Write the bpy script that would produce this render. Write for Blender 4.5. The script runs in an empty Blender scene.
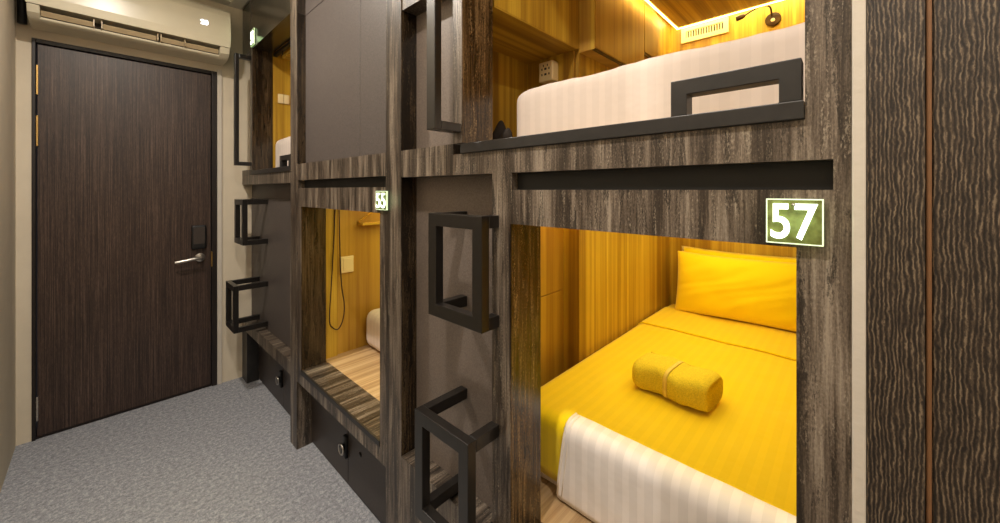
import bpy, bmesh, math, random
from mathutils import Vector, Matrix
random.seed(7)
SC = bpy.context.scene
COL = SC.collection
PI = math.pi

# ---------------------------------------------------------------- colours
def lin(c):
    return tuple(((v/255)/12.92 if v/255 <= .04045 else ((v/255+.055)/1.055)**2.4) for v in c)+(1,)

# ---------------------------------------------------------------- materials
class NT:
    def __init__(s, name):
        s.m = bpy.data.materials.new(name); s.m.use_nodes = True
        s.t = s.m.node_tree; s.b = s.t.nodes['Principled BSDF']
    def n(s, kind, **kw):
        o = s.t.nodes.new(kind)
        for k, v in kw.items():
            if k.startswith('_'): setattr(o, k[1:], v)
            else: o.inputs[k.replace('__', ' ')].default_value = v
        return o
    def l(s, a, b): s.t.links.new(a, b)
    def coord(s): return s.n('ShaderNodeTexCoord').outputs['Object']
    def math(s, op, a, b=None, c=None):
        o = s.t.nodes.new('ShaderNodeMath'); o.operation = op
        for i, v in enumerate((a, b, c)):
            if v is None: continue
            if isinstance(v, (int, float)): o.inputs[i].default_value = v
            else: s.l(v, o.inputs[i])
        return o.outputs[0]
    def noise(s, vec, scale=1, detail=4, rough=.55, dist=0):
        o = s.n('ShaderNodeTexNoise', Scale=scale, Detail=detail, Roughness=rough, Distortion=dist)
        s.l(vec, o.inputs['Vector']); return o.outputs['Fac']
    def vec(s, x, y, z):
        o = s.t.nodes.new('ShaderNodeCombineXYZ')
        for i, v in enumerate((x, y, z)):
            if isinstance(v, (int, float)): o.inputs[i].default_value = v
            else: s.l(v, o.inputs[i])
        return o.outputs[0]
    def sep(s, v):
        o = s.t.nodes.new('ShaderNodeSeparateXYZ'); s.l(v, o.inputs[0]); return o.outputs
    def ramp(s, fac, stops, interp='LINEAR'):
        o = s.t.nodes.new('ShaderNodeValToRGB'); r = o.color_ramp; r.interpolation = interp
        while len(r.elements) < len(stops): r.elements.new(.5)
        for e, (p, c) in zip(r.elements, stops): e.position = p; e.color = c
        s.l(fac, o.inputs[0]); return o.outputs[0]
    def mix(s, fac, a, b, mode='MIX'):
        o = s.t.nodes.new('ShaderNodeMix'); o.data_type = 'RGBA'; o.blend_type = mode
        for i, v in ((0, fac), (6, a), (7, b)):
            if isinstance(v, (int, float, tuple)): o.inputs[i].default_value = v
            else: s.l(v, o.inputs[i])
        return o.outputs[2]
    def bump(s, h, strength=.3, dist=.01):
        o = s.n('ShaderNodeBump', Strength=strength, Distance=dist)
        s.l(h, o.inputs['Height']); s.l(o.outputs[0], s.b.inputs['Normal'])
    def out(s, col=None, rough=.5, metal=0, spec=.5):
        if col is not None:
            if isinstance(col, tuple): s.b.inputs['Base Color'].default_value = col
            else: s.l(col, s.b.inputs['Base Color'])
        if isinstance(rough, (int, float)): s.b.inputs['Roughness'].default_value = rough
        else: s.l(rough, s.b.inputs['Roughness'])
        s.b.inputs['Metallic'].default_value = metal
        s.b.inputs['Specular IOR Level'].default_value = spec
        return s.m

def plain(name, rgb, rough=.5, metal=0, spec=.5, nscale=40, var=.12, bump=0):
    t = NT(name); c = t.coord(); f = t.noise(c, nscale, 3)
    a = lin(rgb); lo = tuple(v*(1-var) for v in a[:3])+(1,); hi = tuple(min(1, v*(1+var)) for v in a[:3])+(1,)
    col = t.ramp(f, [(.3, lo), (.7, hi)])
    if bump: t.bump(f, bump, .002)
    return t.out(col, rough, metal, spec)

def emis(name, rgb, strength, base=(255, 255, 255)):
    t = NT(name); t.out(lin(base), .5)
    t.b.inputs['Emission Color'].default_value = lin(rgb); t.b.inputs['Emission Strength'].default_value = strength
    return t.m

def axes_split(t, axis):
    """(across1, across2, along) from object coordinates for grain running along axis."""
    s = t.sep(t.coord())
    return {'z': (s[0], s[1], s[2]), 'x': (s[2], s[1], s[0]), 'y': (s[0], s[2], s[1])}[axis]

def laminate(name, axis='z', gain=1.0, rough=.38, tint=(1, 1, 1)):
    """grey brown distressed laminate, long ragged streaks along the grain"""
    t = NT(name); a, b, l = axes_split(t, axis)
    m = t.math
    v1 = t.vec(m('MULTIPLY', a, 150), m('MULTIPLY', b, 150), m('MULTIPLY', l, 5))
    n1 = t.noise(v1, 1, 6, .7, .2)
    v2 = t.vec(m('MULTIPLY', a, 26), m('MULTIPLY', b, 26), m('MULTIPLY', l, 1.4))
    n2 = t.noise(v2, 1, 5, .62, .3)
    v3 = t.vec(m('MULTIPLY', a, 420), m('MULTIPLY', b, 420), m('MULTIPLY', l, 190))
    n3 = t.noise(v3, 1, 3, .7, 0)
    v4 = t.vec(m('MULTIPLY', a, 75), m('MULTIPLY', b, 75), m('MULTIPLY', l, 7))
    n4 = t.noise(v4, 1, 7, .8, .5)
    v5 = t.vec(m('MULTIPLY', a, 48), m('MULTIPLY', b, 48), m('MULTIPLY', l, 5.5))
    n5 = t.noise(v5, 1, 8, .72, .6)
    f = m('ADD', m('ADD', m('MULTIPLY', n1, .33), m('MULTIPLY', n2, .52)), m('MULTIPLY', n3, .15))
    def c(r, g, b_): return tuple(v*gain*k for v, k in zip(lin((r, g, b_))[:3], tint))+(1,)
    base = t.ramp(f, [(.40, c(34, 27, 21)), (.475, c(66, 56, 47)), (.53, c(104, 92, 80)), (.61, c(150, 138, 123))])
    chip = t.ramp(m('ADD', m('MULTIPLY', n4, .68), m('MULTIPLY', n3, .32)), [(.55, (0, 0, 0, 1)), (.62, (1, 1, 1, 1))])
    col = t.mix(m('MULTIPLY', chip, .6), base, c(170, 158, 140))
    dk = t.ramp(m('ADD', m('MULTIPLY', n5, .82), m('MULTIPLY', n3, .18)), [(.415, (1, 1, 1, 1)), (.465, (0, 0, 0, 1))])
    col = t.mix(m('MULTIPLY', dk, .8), col, c(28, 22, 17))
    t.bump(f, .25, .004)
    return t.out(col, rough, 0, .5)

def dark_grain(name, scale, cols, rough=.5, wob=.12, lenf=1.5, bump=.3):
    """dark brown veneer with fine vertical pores"""
    t = NT(name); a, b, l = axes_split(t, 'z'); m = t.math
    v1 = t.vec(m('MULTIPLY', a, scale), m('MULTIPLY', b, scale), m('MULTIPLY', l, scale*wob*.1))
    n1 = t.noise(v1, 1, 2, .5, .35)
    v2 = t.vec(m('MULTIPLY', a, scale*.9), m('MULTIPLY', b, scale*.9), m('MULTIPLY', l, scale*wob))
    n2 = t.noise(v2, 1, 4, .75, 1.2)
    v3 = t.vec(m('MULTIPLY', a, scale*.08), m('MULTIPLY', b, scale*.08), m('MULTIPLY', l, lenf*.2))
    n3 = t.noise(v3, 1, 3, .5)
    f = m('ADD', m('ADD', m('MULTIPLY', n1, .5), m('MULTIPLY', n2, .38)), m('MULTIPLY', n3, .12))
    col = t.ramp(f, [(.40, lin(cols[0])), (.49, lin(cols[1])), (.56, lin(cols[2])), (.64, lin(cols[3]))])
    t.bump(f, bump, .003)
    return t.out(col, rough)

def honey(name, along='z', scale=24, cols=((138, 100, 26), (166, 127, 36), (190, 153, 48), (208, 174, 66)), rough=.42):
    """honey coloured wood laminate in narrow strips of several tones"""
    t = NT(name); s = t.sep(t.coord()); m = t.math
    if along == 'z': u = m('ADD', s[0], s[1]); l = s[2]
    elif along == 'x': u = m('ADD', s[1], s[2]); l = s[0]
    else: u = m('ADD', s[0], s[2]); l = s[1]
    v = t.vec(m('MULTIPLY', u, scale), .37, m('MULTIPLY', l, .12))
    n1 = t.noise(v, 1, 2, .6)
    v2 = t.vec(m('MULTIPLY', u, scale*6), .1, m('MULTIPLY', l, 2.0))
    n2 = t.noise(v2, 1, 4, .6, .2)
    v3 = t.vec(m('MULTIPLY', u, scale*.35), .7, m('MULTIPLY', l, .7))
    n3 = t.noise(v3, 1, 3, .5, .4)
    f = m('ADD', m('ADD', m('MULTIPLY', n1, .55), m('MULTIPLY', n2, .25)), m('MULTIPLY', n3, .2))
    col = t.ramp(f, [(.36, lin(cols[0])), (.46, lin(cols[1])), (.54, lin(cols[2])), (.64, lin(cols[3]))])
    t.bump(n2, .08, .002)
    return t.out(col, rough)

def fabric(name, rgb, axis=1, pitch=.022, amp=.10, rough=.85, sheen=.3):
    """cotton sateen with tone on tone woven stripes"""
    t = NT(name); s = t.sep(t.coord()); m = t.math
    w = m('SINE', m('MULTIPLY', s[axis], 2*PI/pitch/2))
    st = m('GREATER_THAN', w, .15)
    n = t.noise(t.coord(), 9, 3)
    a = lin(rgb)
    hi = tuple(min(1, v*(1+amp*.4)) for v in a[:3])+(1,); lo = tuple(v*(1-amp) for v in a[:3])+(1,)
    col = t.mix(st, lo, hi)
    col = t.mix(m('MULTIPLY', n, .15), col, tuple(v*.8 for v in a[:3])+(1,))
    t.bump(n, .35, .012)
    o = t.out(col, rough, 0, .25)
    t.b.inputs['Sheen Weight'].default_value = sheen
    return o

def carpet_mat():
    t = NT('grey loop carpet'); c = t.coord()
    n1 = t.noise(c, 170, 3, .7); n2 = t.noise(c, 60, 3, .7); n3 = t.noise(c, 2.2, 3, .5)
    f = t.math('ADD', t.math('MULTIPLY', n1, .5), t.math('MULTIPLY', n2, .5))
    col = t.ramp(f, [(.36, lin((112, 115, 122))), (.5, lin((154, 156, 163))), (.64, lin((200, 202, 208)))])
    col = t.mix(t.math('MULTIPLY', n3, .3), col, lin((130, 131, 134)))
    t.bump(f, .8, .006)
    return t.out(col, .95, 0, .1)

def plaster(name, rgb, bump=.25):
    t = NT(name); c = t.coord()
    n = t.noise(c, 5, 5, .6); n2 = t.noise(c, 45, 3, .6)
    a = lin(rgb)
    col = t.ramp(n, [(.3, tuple(v*.9 for v in a[:3])+(1,)), (.7, a)])
    t.bump(t.math('ADD', n, t.math('MULTIPLY', n2, .3)), bump, .006)
    return t.out(col, .8, 0, .3)

def speckle(name, rgb, amp, rough=.5, scale=260):
    t = NT(name); n = t.noise(t.coord(), scale, 3, .75); a = lin(rgb)
    col = t.ramp(n, [(.35, tuple(v*(1-amp) for v in a[:3])+(1,)), (.65, tuple(v*(1+amp) for v in a[:3])+(1,))])
    t.bump(n, .15, .001)
    return t.out(col, rough, 0, .5)

M = {}
M['lam'] = laminate('distressed grey brown laminate')
M['jamb'] = laminate('laminate with painted shade', 'z', .26, .25, (1.1, .9, .6))  # shade on the jambs put into the laminate colour
M['jamb_near'] = laminate('laminate with painted golden light', 'z', .85, .22, (1.1, .86, .5))  # golden light from the pods put into the tint
M['lam_x'] = laminate('distressed grey brown laminate laid across', 'x')
M['gloss_lam'] = dark_grain('glossy dark header laminate', 90, ((30, 27, 22), (44, 40, 32), (56, 52, 42), (70, 64, 52)), .14)
M['door'] = dark_grain('dark wenge door veneer', 230, ((34, 24, 20), (58, 43, 36), (76, 59, 50), (98, 79, 68)), .42, .10)
def ridged():
    t = NT('ridged dark wenge veneer'); a, b, l = axes_split(t, 'z'); m = t.math
    w1 = t.noise(t.vec(m('MULTIPLY', b, 30), m('MULTIPLY', a, 30), m('MULTIPLY', l, 9)), 1, 3, .6)
    w2 = t.noise(t.vec(m('MULTIPLY', b, 160), m('MULTIPLY', a, 160), m('MULTIPLY', l, 110)), 1, 3, .65)
    ph = m('ADD', m('ADD', m('MULTIPLY', m('ADD', a, b), 2*PI/.0042), m('MULTIPLY', w1, 22)), m('MULTIPLY', w2, 7))
    sn = m('MULTIPLY', m('ADD', m('SINE', ph), 1), .5)
    br = t.noise(t.vec(m('MULTIPLY', b, 300), m('MULTIPLY', a, 300), m('MULTIPLY', l, 45)), 1, 4, .7)
    big = t.noise(t.vec(m('MULTIPLY', b, 8), m('MULTIPLY', a, 8), m('MULTIPLY', l, .8)), 1, 3, .5)
    f = m('ADD', m('ADD', m('MULTIPLY', sn, .30), m('MULTIPLY', br, .60)), m('MULTIPLY', big, .1))
    col = t.ramp(f, [(.34, lin((26, 20, 16))), (.48, lin((50, 40, 32))), (.60, lin((74, 62, 50))), (.72, lin((124, 108, 88)))])
    t.bump(f, .6, .002)
    return t.out(col, .5)
M['panel'] = ridged()
M['lipping'] = plain('orange brown edge lipping', (122, 86, 56), .5)
M['frame'] = plain('black brown door frame', (30, 23, 20), .4)
M['panelgrey'] = speckle('charcoal speckled laminate', (84, 77, 74), .30, .5)
M['panelnear'] = speckle('taupe speckled laminate', (112, 101, 93), .25, .5)
M['band_shadow'] = speckle('taupe laminate with painted shadow', (70, 62, 56), .2, .5)  # tone lowered for the shade under the far band
M['base'] = speckle('espresso locker laminate', (58, 50, 45), .12, .45, 90)
M['black'] = plain('satin black powder coated steel', (27, 24, 22), .3, .1, .6, 60, .2)
M['sill'] = plain('black stained timber', (34, 32, 31), .42, 0, .5, 30, .25)
M['slot'] = plain('matt black slot lining', (14, 14, 13), .6)
M['wall'] = plaster('greige plaster', (218, 206, 184))
M['trim'] = plaster('off white cracked plaster edge', (206, 198, 186), .6)
M['ceil'] = plaster('white ceiling paint', (215, 210, 198), .05)
M['carpet'] = carpet_mat()
M['honey'] = honey('honey wood strips')
M['honey_x'] = honey('honey wood strips laid lengthwise', 'x')
M['honey_c'] = honey('honey wood cabinet front', 'z', 15, ((140, 99, 30), (162, 120, 38), (178, 138, 48), (190, 150, 60)))
M['floorwood'] = honey('pale oak pod floor', 'x', 34, ((150, 118, 82), (176, 144, 104), (200, 170, 128), (214, 188, 150)))
M['yellow'] = fabric('yellow sateen bed cover', (250, 217, 0), 1, .017, .03)
M['pillow'] = fabric('yellow sateen pillowcase', (250, 219, 0), 2, .024, .0)
M['towel'] = plain('yellow terry towel', (230, 205, 62), .95, 0, .1, 300, .18, .8)
M['band'] = plain('pale yellow towel ribbon', (240, 208, 100), .6)
M['white'] = fabric('white sateen sheet', (230, 216, 206), 1, .019, .035)
M['sheet'] = fabric('white sateen foot sheet', (246, 240, 238), 1, .019, .07)
M['hem'] = plain('white hem', (240, 232, 222), .8, 0, .3, 20, .04)
M['plastic'] = plain('cream plastic', (230, 210, 160), .35, 0, .5, 10, .03)
M['acplastic'] = plain('glossy white air conditioner plastic', (212, 204, 180), .28, 0, .5, 6, .03)
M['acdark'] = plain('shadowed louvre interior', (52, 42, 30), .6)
M['aclouver'] = plain('beige louvre vane', (196, 176, 140), .4, 0, .5, 10, .05)
M['steel'] = plain('brushed steel', (190, 184, 176), .3, 1, .5, 80, .08)
M['brass'] = plain('dull brass', (196, 160, 96), .35, 1, .5, 80, .08)
M['rubber'] = plain('black plastic', (15, 15, 16), .45)
M['bronze'] = plain('dark bronze lamp metal', (58, 38, 22), .35, .6, .5)
M['cable'] = plain('dark brown cable', (60, 36, 18), .5)
M['cloth'] = plain('dark crumpled cloth', (52, 46, 42), .9, 0, .2, 20, .3)
M['led'] = emis('warm led strip', (255, 205, 90), 14)
M['digit'] = emis('glowing white digits', (240, 255, 232), 2.2)
M['edge_glow'] = emis('edge lit acrylic rim', (170, 225, 130), .55)
M['acdisplay'] = emis('white blue display digits', (226, 232, 255), 4)
M['lamp_disc'] = emis('downlight diffuser', (255, 240, 216), 12)
def acrylic():
    t = NT('green tinted lit acrylic'); c = t.coord(); n = t.noise(c, 60, 2)
    col = t.ramp(n, [(.35, lin((84, 88, 42))), (.65, lin((116, 126, 70)))])
    t.l(col, t.b.inputs['Emission Color']); t.b.inputs['Emission Strength'].default_value = .28
    return t.out(col, .12)
M['acrylic'] = acrylic()

# ---------------------------------------------------------------- builders
ORI = {}
def tagp(o, label=None, cat=None, group=None, kind=None):
    if label: o['label'] = label
    if cat: o['category'] = cat
    if group: o['group'] = group
    if kind: o['kind'] = kind
    return o
def thing(name, loc, label, cat, group=None):
    o = bpy.data.objects.new(name, None); o.empty_display_size = .05
    COL.objects.link(o); o.location = loc; ORI[o.name] = Vector(loc)
    return tagp(o, label, cat, group)
def obj(name, bm, mat, parent=None, bevel=0, smooth=False, origin=None, seg=2):
    """bm holds WORLD coordinates; becomes one mesh object"""
    me = bpy.data.meshes.new(name)
    if parent is not None: org = ORI[parent.name]
    elif origin is not None: org = Vector(origin)
    else:
        xs = [v.co.x for v in bm.verts]; ys = [v.co.y for v in bm.verts]; zs = [v.co.z for v in bm.verts]
        org = Vector(((min(xs)+max(xs))/2, (min(ys)+max(ys))/2, min(zs)))
    bmesh.ops.recalc_face_normals(bm, faces=bm.faces)
    for v in bm.verts: v.co -= org
    bm.to_mesh(me); bm.free()
    me.materials.append(M[mat] if isinstance(mat, str) else mat)
    o = bpy.data.objects.new(name, me); COL.objects.link(o)
    if parent is not None: o.parent = parent
    else: o.location = org
    ORI[o.name] = org.copy()
    if smooth:
        for p in me.polygons: p.use_smooth = True
    if bevel:
        b = o.modifiers.new('bevel', 'BEVEL'); b.width = bevel; b.segments = seg; b.limit_method = 'ANGLE'; b.angle_limit = .7
    return o
def BX(*boxes):
    bm = bmesh.new()
    for (x0, x1, y0, y1, z0, z1) in boxes:
        if min(x1-x0, y1-y0, z1-z0) > 1e-5: addbox(bm, x0, x1, y0, y1, z0, z1)
    return bm
def addbox(bm, x0, x1, y0, y1, z0, z1):
    v = [bm.verts.new(p) for p in ((x0,y0,z0),(x1,y0,z0),(x1,y1,z0),(x0,y1,z0),(x0,y0,z1),(x1,y0,z1),(x1,y1,z1),(x0,y1,z1))]
    for f in ((0,3,2,1),(4,5,6,7),(0,1,5,4),(1,2,6,5),(2,3,7,6),(3,0,4,7)): bm.faces.new([v[i] for i in f])
def framebm(x0, x1, ring_o, ring_i):
    """rectangular frame in the YZ plane with real mitred faces: ring=(y0,y1,z0,z1)"""
    bm = bmesh.new(); V = []
    for x in (x0, x1):
        for r in (ring_o, ring_i):
            V.append([bm.verts.new((x, y, z)) for y, z in ((r[0], r[2]), (r[1], r[2]), (r[1], r[3]), (r[0], r[3]))])
    fo, fi, bo, bi = V
    for k in range(4):
        j = (k+1) % 4
        bm.faces.new((fo[k], fo[j], fi[j], fi[k])); bm.faces.new((bo[k], bi[k], bi[j], bo[j]))
        bm.faces.new((fo[k], bo[k], bo[j], fo[j])); bm.faces.new((fi[k], fi[j], bi[j], bi[k]))
    return bm
def tube(pts, r, seg=10, closed=False):
    bm = bmesh.new(); P = [Vector(p) for p in pts]; rings = []
    n0 = Vector((.3, .2, 1)).normalized()
    for i, p in enumerate(P):
        a = P[max(0, i-1)]; b = P[min(len(P)-1, i+1)]; t = (b-a).normalized()
        u = t.cross(n0); u = u.normalized() if u.length > 1e-4 else t.orthogonal().normalized()
        w = t.cross(u)
        rr = r[i] if isinstance(r, (list, tuple)) else r
        rings.append([bm.verts.new(p+u*rr*math.cos(k*2*PI/seg)+w*rr*math.sin(k*2*PI/seg)) for k in range(seg)])
    for a, b in zip(rings, rings[1:]):
        for k in range(seg): bm.faces.new((a[k], a[(k+1) % seg], b[(k+1) % seg], b[k]))
    bm.faces.new(rings[0]); bm.faces.new(rings[-1])
    return bm
def spline(pts, n=8):
    P = [Vector(p) for p in pts]; out = []
    for i in range(len(P)-1):
        p0 = P[max(0, i-1)]; p1 = P[i]; p2 = P[i+1]; p3 = P[min(len(P)-1, i+2)]
        for k in range(n):
            t = k/n
            out.append(.5*((2*p1)+(p2-p0)*t+(2*p0-5*p1+4*p2-p3)*t*t+(3*p1-p0-3*p2+p3)*t**3))
    out.append(P[-1]); return out
def cyl(c, axis, r, h, seg=24, r2=None):
    c = Vector(c); d = {'x': Vector((1, 0, 0)), 'y': Vector((0, 1, 0)), 'z': Vector((0, 0, 1))}[axis]
    return tube([c, c+d*h], [r, r if r2 is None else r2], seg)
def softbox(x0, x1, y0, y1, z0, z1, r, n=(28, 28, 8), fn=None, keep=None):
    """rounded box from a welded grid; fn(v, normal) moves a point, keep(v) drops faces"""
    bm = bmesh.new(); lo = Vector((x0, y0, z0)); hi = Vector((x1, y1, z1)); cache = {}
    def pt(i, j, k):
        key = (i, j, k)
        if key in cache: return cache[key]
        q = Vector((i/n[0], j/n[1], k/n[2]))
        # ease so that vertices gather near the edges
        def e(t): return t - .11*math.sin(2*PI*t)
        p = Vector([lo[a]+(hi[a]-lo[a])*e(q[a]) for a in range(3)])
        c = Vector([min(max(p[a], lo[a]+r), hi[a]-r) for a in range(3)])
        d = p-c
        nrm = d.normalized() if d.length > 1e-6 else Vector((0, 0, 1))
        if d.length > 1e-6: 
            # project cube corner region onto the sphere
            mx = max(abs(d[0]), abs(d[1]), abs(d[2]))
            p = c+nrm*mx
        if fn: p = fn(p, nrm)
        v = bm.verts.new(p); cache[key] = v; return v
    N = n
    def quad(a, b, c_, d_): 
        if len({id(a), id(b), id(c_), id(d_)}) == 4:
            bm.faces.new((a, b, c_, d_))
    for i in range(N[0]):
        for j in range(N[1]):
            for k in (0, N[2]): quad(pt(i, j, k), pt(i+1, j, k), pt(i+1, j+1, k), pt(i, j+1, k))
    for i in range(N[0]):
        for k in range(N[2]):
            for j in (0, N[1]): quad(pt(i, j, k), pt(i+1, j, k), pt(i+1, j, k+1), pt(i, j, k+1))
    for j in range(N[1]):
        for k in range(N[2]):
            for i in (0, N[0]): quad(pt(i, j, k), pt(i, j+1, k), pt(i, j+1, k+1), pt(i, j, k+1))
    if keep:
        bad = [f for f in bm.faces if not keep(f.calc_center_median())]
        bmesh.ops.delete(bm, geom=bad, context='FACES')
        bmesh.ops.delete(bm, geom=[v for v in bm.verts if not v.link_faces], context='VERTS')
    return bm
def structure(name, bm, mat, origin=None, bevel=0):
    return tagp(obj(name, bm, mat, None, bevel, origin=origin), kind='structure')

# ---------------------------------------------------------------- dimensions (metres)
F = .68            # front plane of the bunk wall
JB = .80           # back of the opening jambs
RB = .74           # back of the ladder recesses
H = 2.57
DY = 3.12          # door wall
BACKX = 2.32       # rear end of the pods
PITCH = 2.08       # distance from one module to the next

# ---------------------------------------------------------------- room shell
structure('floor', BX((-.45, 2.6, -1.6, DY+.15, -.06, 0)), 'carpet', (0, 0, 0))
structure('wall_left', BX((-.42, -.295, -1.6, DY+.15, 0, 2.75)), 'wall', (-.295, 0, 0))
structure('wall_back', BX((-.295, -.244, DY, DY+.12, 0, 2.75), (.539, 2.6, DY, DY+.12, 0, 2.75), (-.244, .539, DY, DY+.12, 2.105, 2.75)), 'wall', (0, DY, 0))
structure('wall_front', BX((-.42, .68, -1.6, -1.48, 0, 2.75)), 'wall', (0, -1.5, 0))
structure('wall_right', BX((2.48, 2.6, -1.48, DY, 0, 2.75)), 'wall', (2.48, 0, 0))
# ceiling: perimeter soffit with a shallow raised tray
structure('ceiling', BX((-.42, 2.6, -1.6, DY+.12, H+.05, H+.12)), 'ceil', (0, 0, H))
structure('trim_1', BX((.60, .68, -1.48, DY, H, H+.05), (-.295, -.215, -1.48, DY, H, H+.05), (-.215, .60, DY-.09, DY, H, H+.05),
                       (-.215, .60, -1.48, -1.40, H, H+.05)), 'ceil', (0, 0, H), .006)
# pale strip of plaster reveal right of the door
structure('trim_2', BX((.5395, .565, DY-.012, DY, 0, 2.12)), 'trim', (.55, DY, 0), .002)
# plaster edge beside the bunks, then the dark panelled doorway
structure('wall_side', BX((.676, .80, -.0140, -.0003, 0, H)), 'trim', (F, 0, 0), .002)

# ---------------------------------------------------------------- door_1 (far)
d = obj('door_1', BX((-.226, .506, DY+.004, DY+.045, .012, 2.078)), 'door', None, .002, origin=(.14, DY, 0)); tagp(d, kind='structure')
obj('door_frame', BX((-.2435, -.230, DY-.01, DY+.09, 0, 2.104), (.510, .5385, DY-.01, DY+.09, 0, 2.104), (-.230, .510, DY-.01, DY+.09, 2.082, 2.104)), 'frame', d, .002)
obj('threshold', BX((-.230, .510, DY+.002, DY+.09, .0005, .010)), 'frame', d)
for z0, z1 in ((1.81, 1.965), (1.54, 1.70), (.10, .225)):
    hb = BX((-.2285, -.2215, DY-.013, DY+.004, z0, z1))
    for k in range(1, 5):
        zz = z0+(z1-z0)*k/5; addbox(hb, -.2295, -.2205, DY-.0145, DY-.004, zz-.0015, zz+.0015)
    obj('hinge', hb, 'brass' if z0 > 1 else 'steel', d, .001)
kp = obj('card_reader', softbox(.403, .480, DY-.026, DY+.004, .925, 1.08, .008, (8, 4, 8)), 'rubber', d, 0, True)
obj('reader_face', BX((.412, .471, DY-.0275, DY-.0255, .96, 1.066)), 'base', kp, .0008)
hh = obj('door_handle', cyl((.449, DY+.004, .868), 'y', .027, -.014, 28), 'steel', d, .002, True)
obj('spindle', cyl((.449, DY-.012, .868), 'y', .011, -.042, 18), 'steel', hh, 0, True)
obj('lever', tube(spline([(.452, DY-.05, .868), (.42, DY-.053, .869), (.37, DY-.052, .862), (.318, DY-.046, .855)]), .0095, 12), 'steel', hh, 0, True)
obj('strike_plate', BX((.5065, .513, DY-.0125, DY+.004, .80, .90)), 'brass', d, .0008)

# ---------------------------------------------------------------- door_2 (near right)
d2 = obj('door_2', BX((F+.004, F+.045, -.92, -.0705, .004, 2.4)), 'panel', None, .0015, origin=(F, -.5, 0)); tagp(d2, kind='structure')
obj('edge_lipping', BX((F+.0, F+.047, -.0702, -.0655, .004, 2.4)), 'lipping', d2, .001)
obj('jamb_board', BX((F-.004, F+.05, -.0645, -.0143, 0, H)), 'panel', d2, .001)
obj('head_board', BX((F-.004, F+.05, -.985, -.0650, 2.41, H)), 'panel', d2, .001)
obj('jamb_board', BX((F-.004, F+.05, -.985, -.925, 0, 2.405)), 'panel', d2, .001)
structure('wall_return', BX((F-.002, 2.48, -1.48, -.99, 0, H)), 'wall', (F, -1.2, 0))

# ---------------------------------------------------------------- air conditioner
ac = thing('air_conditioner', (.16, DY, 2.147), 'long glossy white split air conditioner mounted above the dark door', 'air conditioner')
def extr(profile, x0, x1, cap=True, nx=1):
    bm = bmesh.new(); R = []
    for i in range(nx+1):
        x = x0+(x1-x0)*i/nx
        R.append([bm.verts.new((x, y, z)) for y, z in profile])
    n = len(profile)
    for a, b in zip(R, R[1:]):
        for k in range(n): bm.faces.new((a[k], a[(k+1) % n], b[(k+1) % n], b[k]))
    if cap: bm.faces.new(R[0]); bm.faces.new(R[-1])
    return bm
AX0, AX1 = -.247, .572
shell = [(DY-.001, 2.150), (2.985, 2.147), (2.955, 2.150), (2.937, 2.158), (2.933, 2.168), (2.965, 2.178), (2.985, 2.215), (2.91, 2.225), (2.905, 2.44), (2.93, 2.462), (DY-.001, 2.465)]
obj('housing', extr(shell, AX0+.004, AX1-.004), 'acplastic', ac, .006, seg=3)
fp = [(2.894, 2.214), (2.888, 2.26), (2.888, 2.34), (2.893, 2.41), (2.905, 2.442), (2.925, 2.458), (2.925, 2.44), (2.905, 2.42), (2.905, 2.222)]
obj('front_panel', extr(fp, AX0, AX1), 'acplastic', ac, .004, seg=3)
for x0, x1 in ((AX0+.004, AX0+.045), (AX1-.055, AX1-.004)):
    obj('side_cheek', extr([(2.9350, 2.159), (2.910, 2.178), (2.896, 2.2135), (2.99, 2.2135), (2.97, 2.178)], x0, x1), 'acplastic', ac, .003)
for x0, x1 in ((-.045, .015), (.222, .246)):
    pass
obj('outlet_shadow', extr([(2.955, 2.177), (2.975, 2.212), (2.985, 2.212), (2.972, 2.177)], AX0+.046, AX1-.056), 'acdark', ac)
for x0, x1 in ((-.200, -.025), (.010, .222), (.245, .345), (.352, .512)):
    lv = obj('louvre', extr([(2.929, 2.171), (2.909, 2.192), (2.913, 2.195), (2.935, 2.175)], x0, x1), 'aclouver', ac, .0015)
for x0 in (-.024, .005, .226, .240, .3465):
    obj('louvre_pivot', BX((x0, x0+.004, 2.913, 2.96, 2.172, 2.212)), 'aclouver', ac)
# two lit digits on the front
def text_bm(txt, size, bold=.0, depth=.001):
    cu = bpy.data.curves.new('t', 'FONT'); cu.body = txt; cu.size = size; cu.offset = bold; cu.extrude = depth
    cu.align_x = 'CENTER'; cu.align_y = 'CENTER'; cu.space_character = 1.02
    o = bpy.data.objects.new('t', cu); COL.objects.link(o)
    dg = bpy.context.evaluated_depsgraph_get(); me = bpy.data.meshes.new_from_object(o.evaluated_get(dg))
    bm = bmesh.new(); bm.from_mesh(me)
    bpy.data.objects.remove(o); bpy.data.curves.remove(cu); bpy.data.meshes.remove(me)
    return bm
tb = text_bm('20', .036, .0008)
bmesh.ops.transform(tb, matrix=Matrix.Translation((.437, 2.8868, 2.335)) @ Matrix.Rotation(PI/2, 4, 'X'), verts=tb.verts)
obj('display_digits', tb, 'acdisplay', ac)
tagp(obj('drain_pipe', tube([(-.272, DY-.03, 2.16), (-.272, DY-.03, 2.62)], .017, 14), 'rubber', None, 0, True),
     'dark pipe rising beside the left end of the air conditioner', 'pipe')

# ---------------------------------------------------------------- bunk wall (built-in frame)
bk = thing('bunk_frame', (F, 1.5, 0), 'built-in two storey bunk wall clad in distressed grey brown wood', 'bunk frame')
def P(name, mat, *b, bevel=0, label=None):
    o = obj(name, BX(*b), mat, bk, bevel)
    if label: o['label'] = label
    return o
def slotted(y0, y1, z0, z1, sy0, sy1, sz0, sz1, x1=JB):
    """band with a long rectangular slot let into its face, as one mesh"""
    return ((F, x1, y0, y1, z0, sz0), (F, x1, y0, y1, sz1, z1), (F, x1, y0, sy0, sz0, sz1), (F, x1, sy1, y1, sz0, sz1), (F+.035, x1, sy0, sy1, sz0, sz1))
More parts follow.
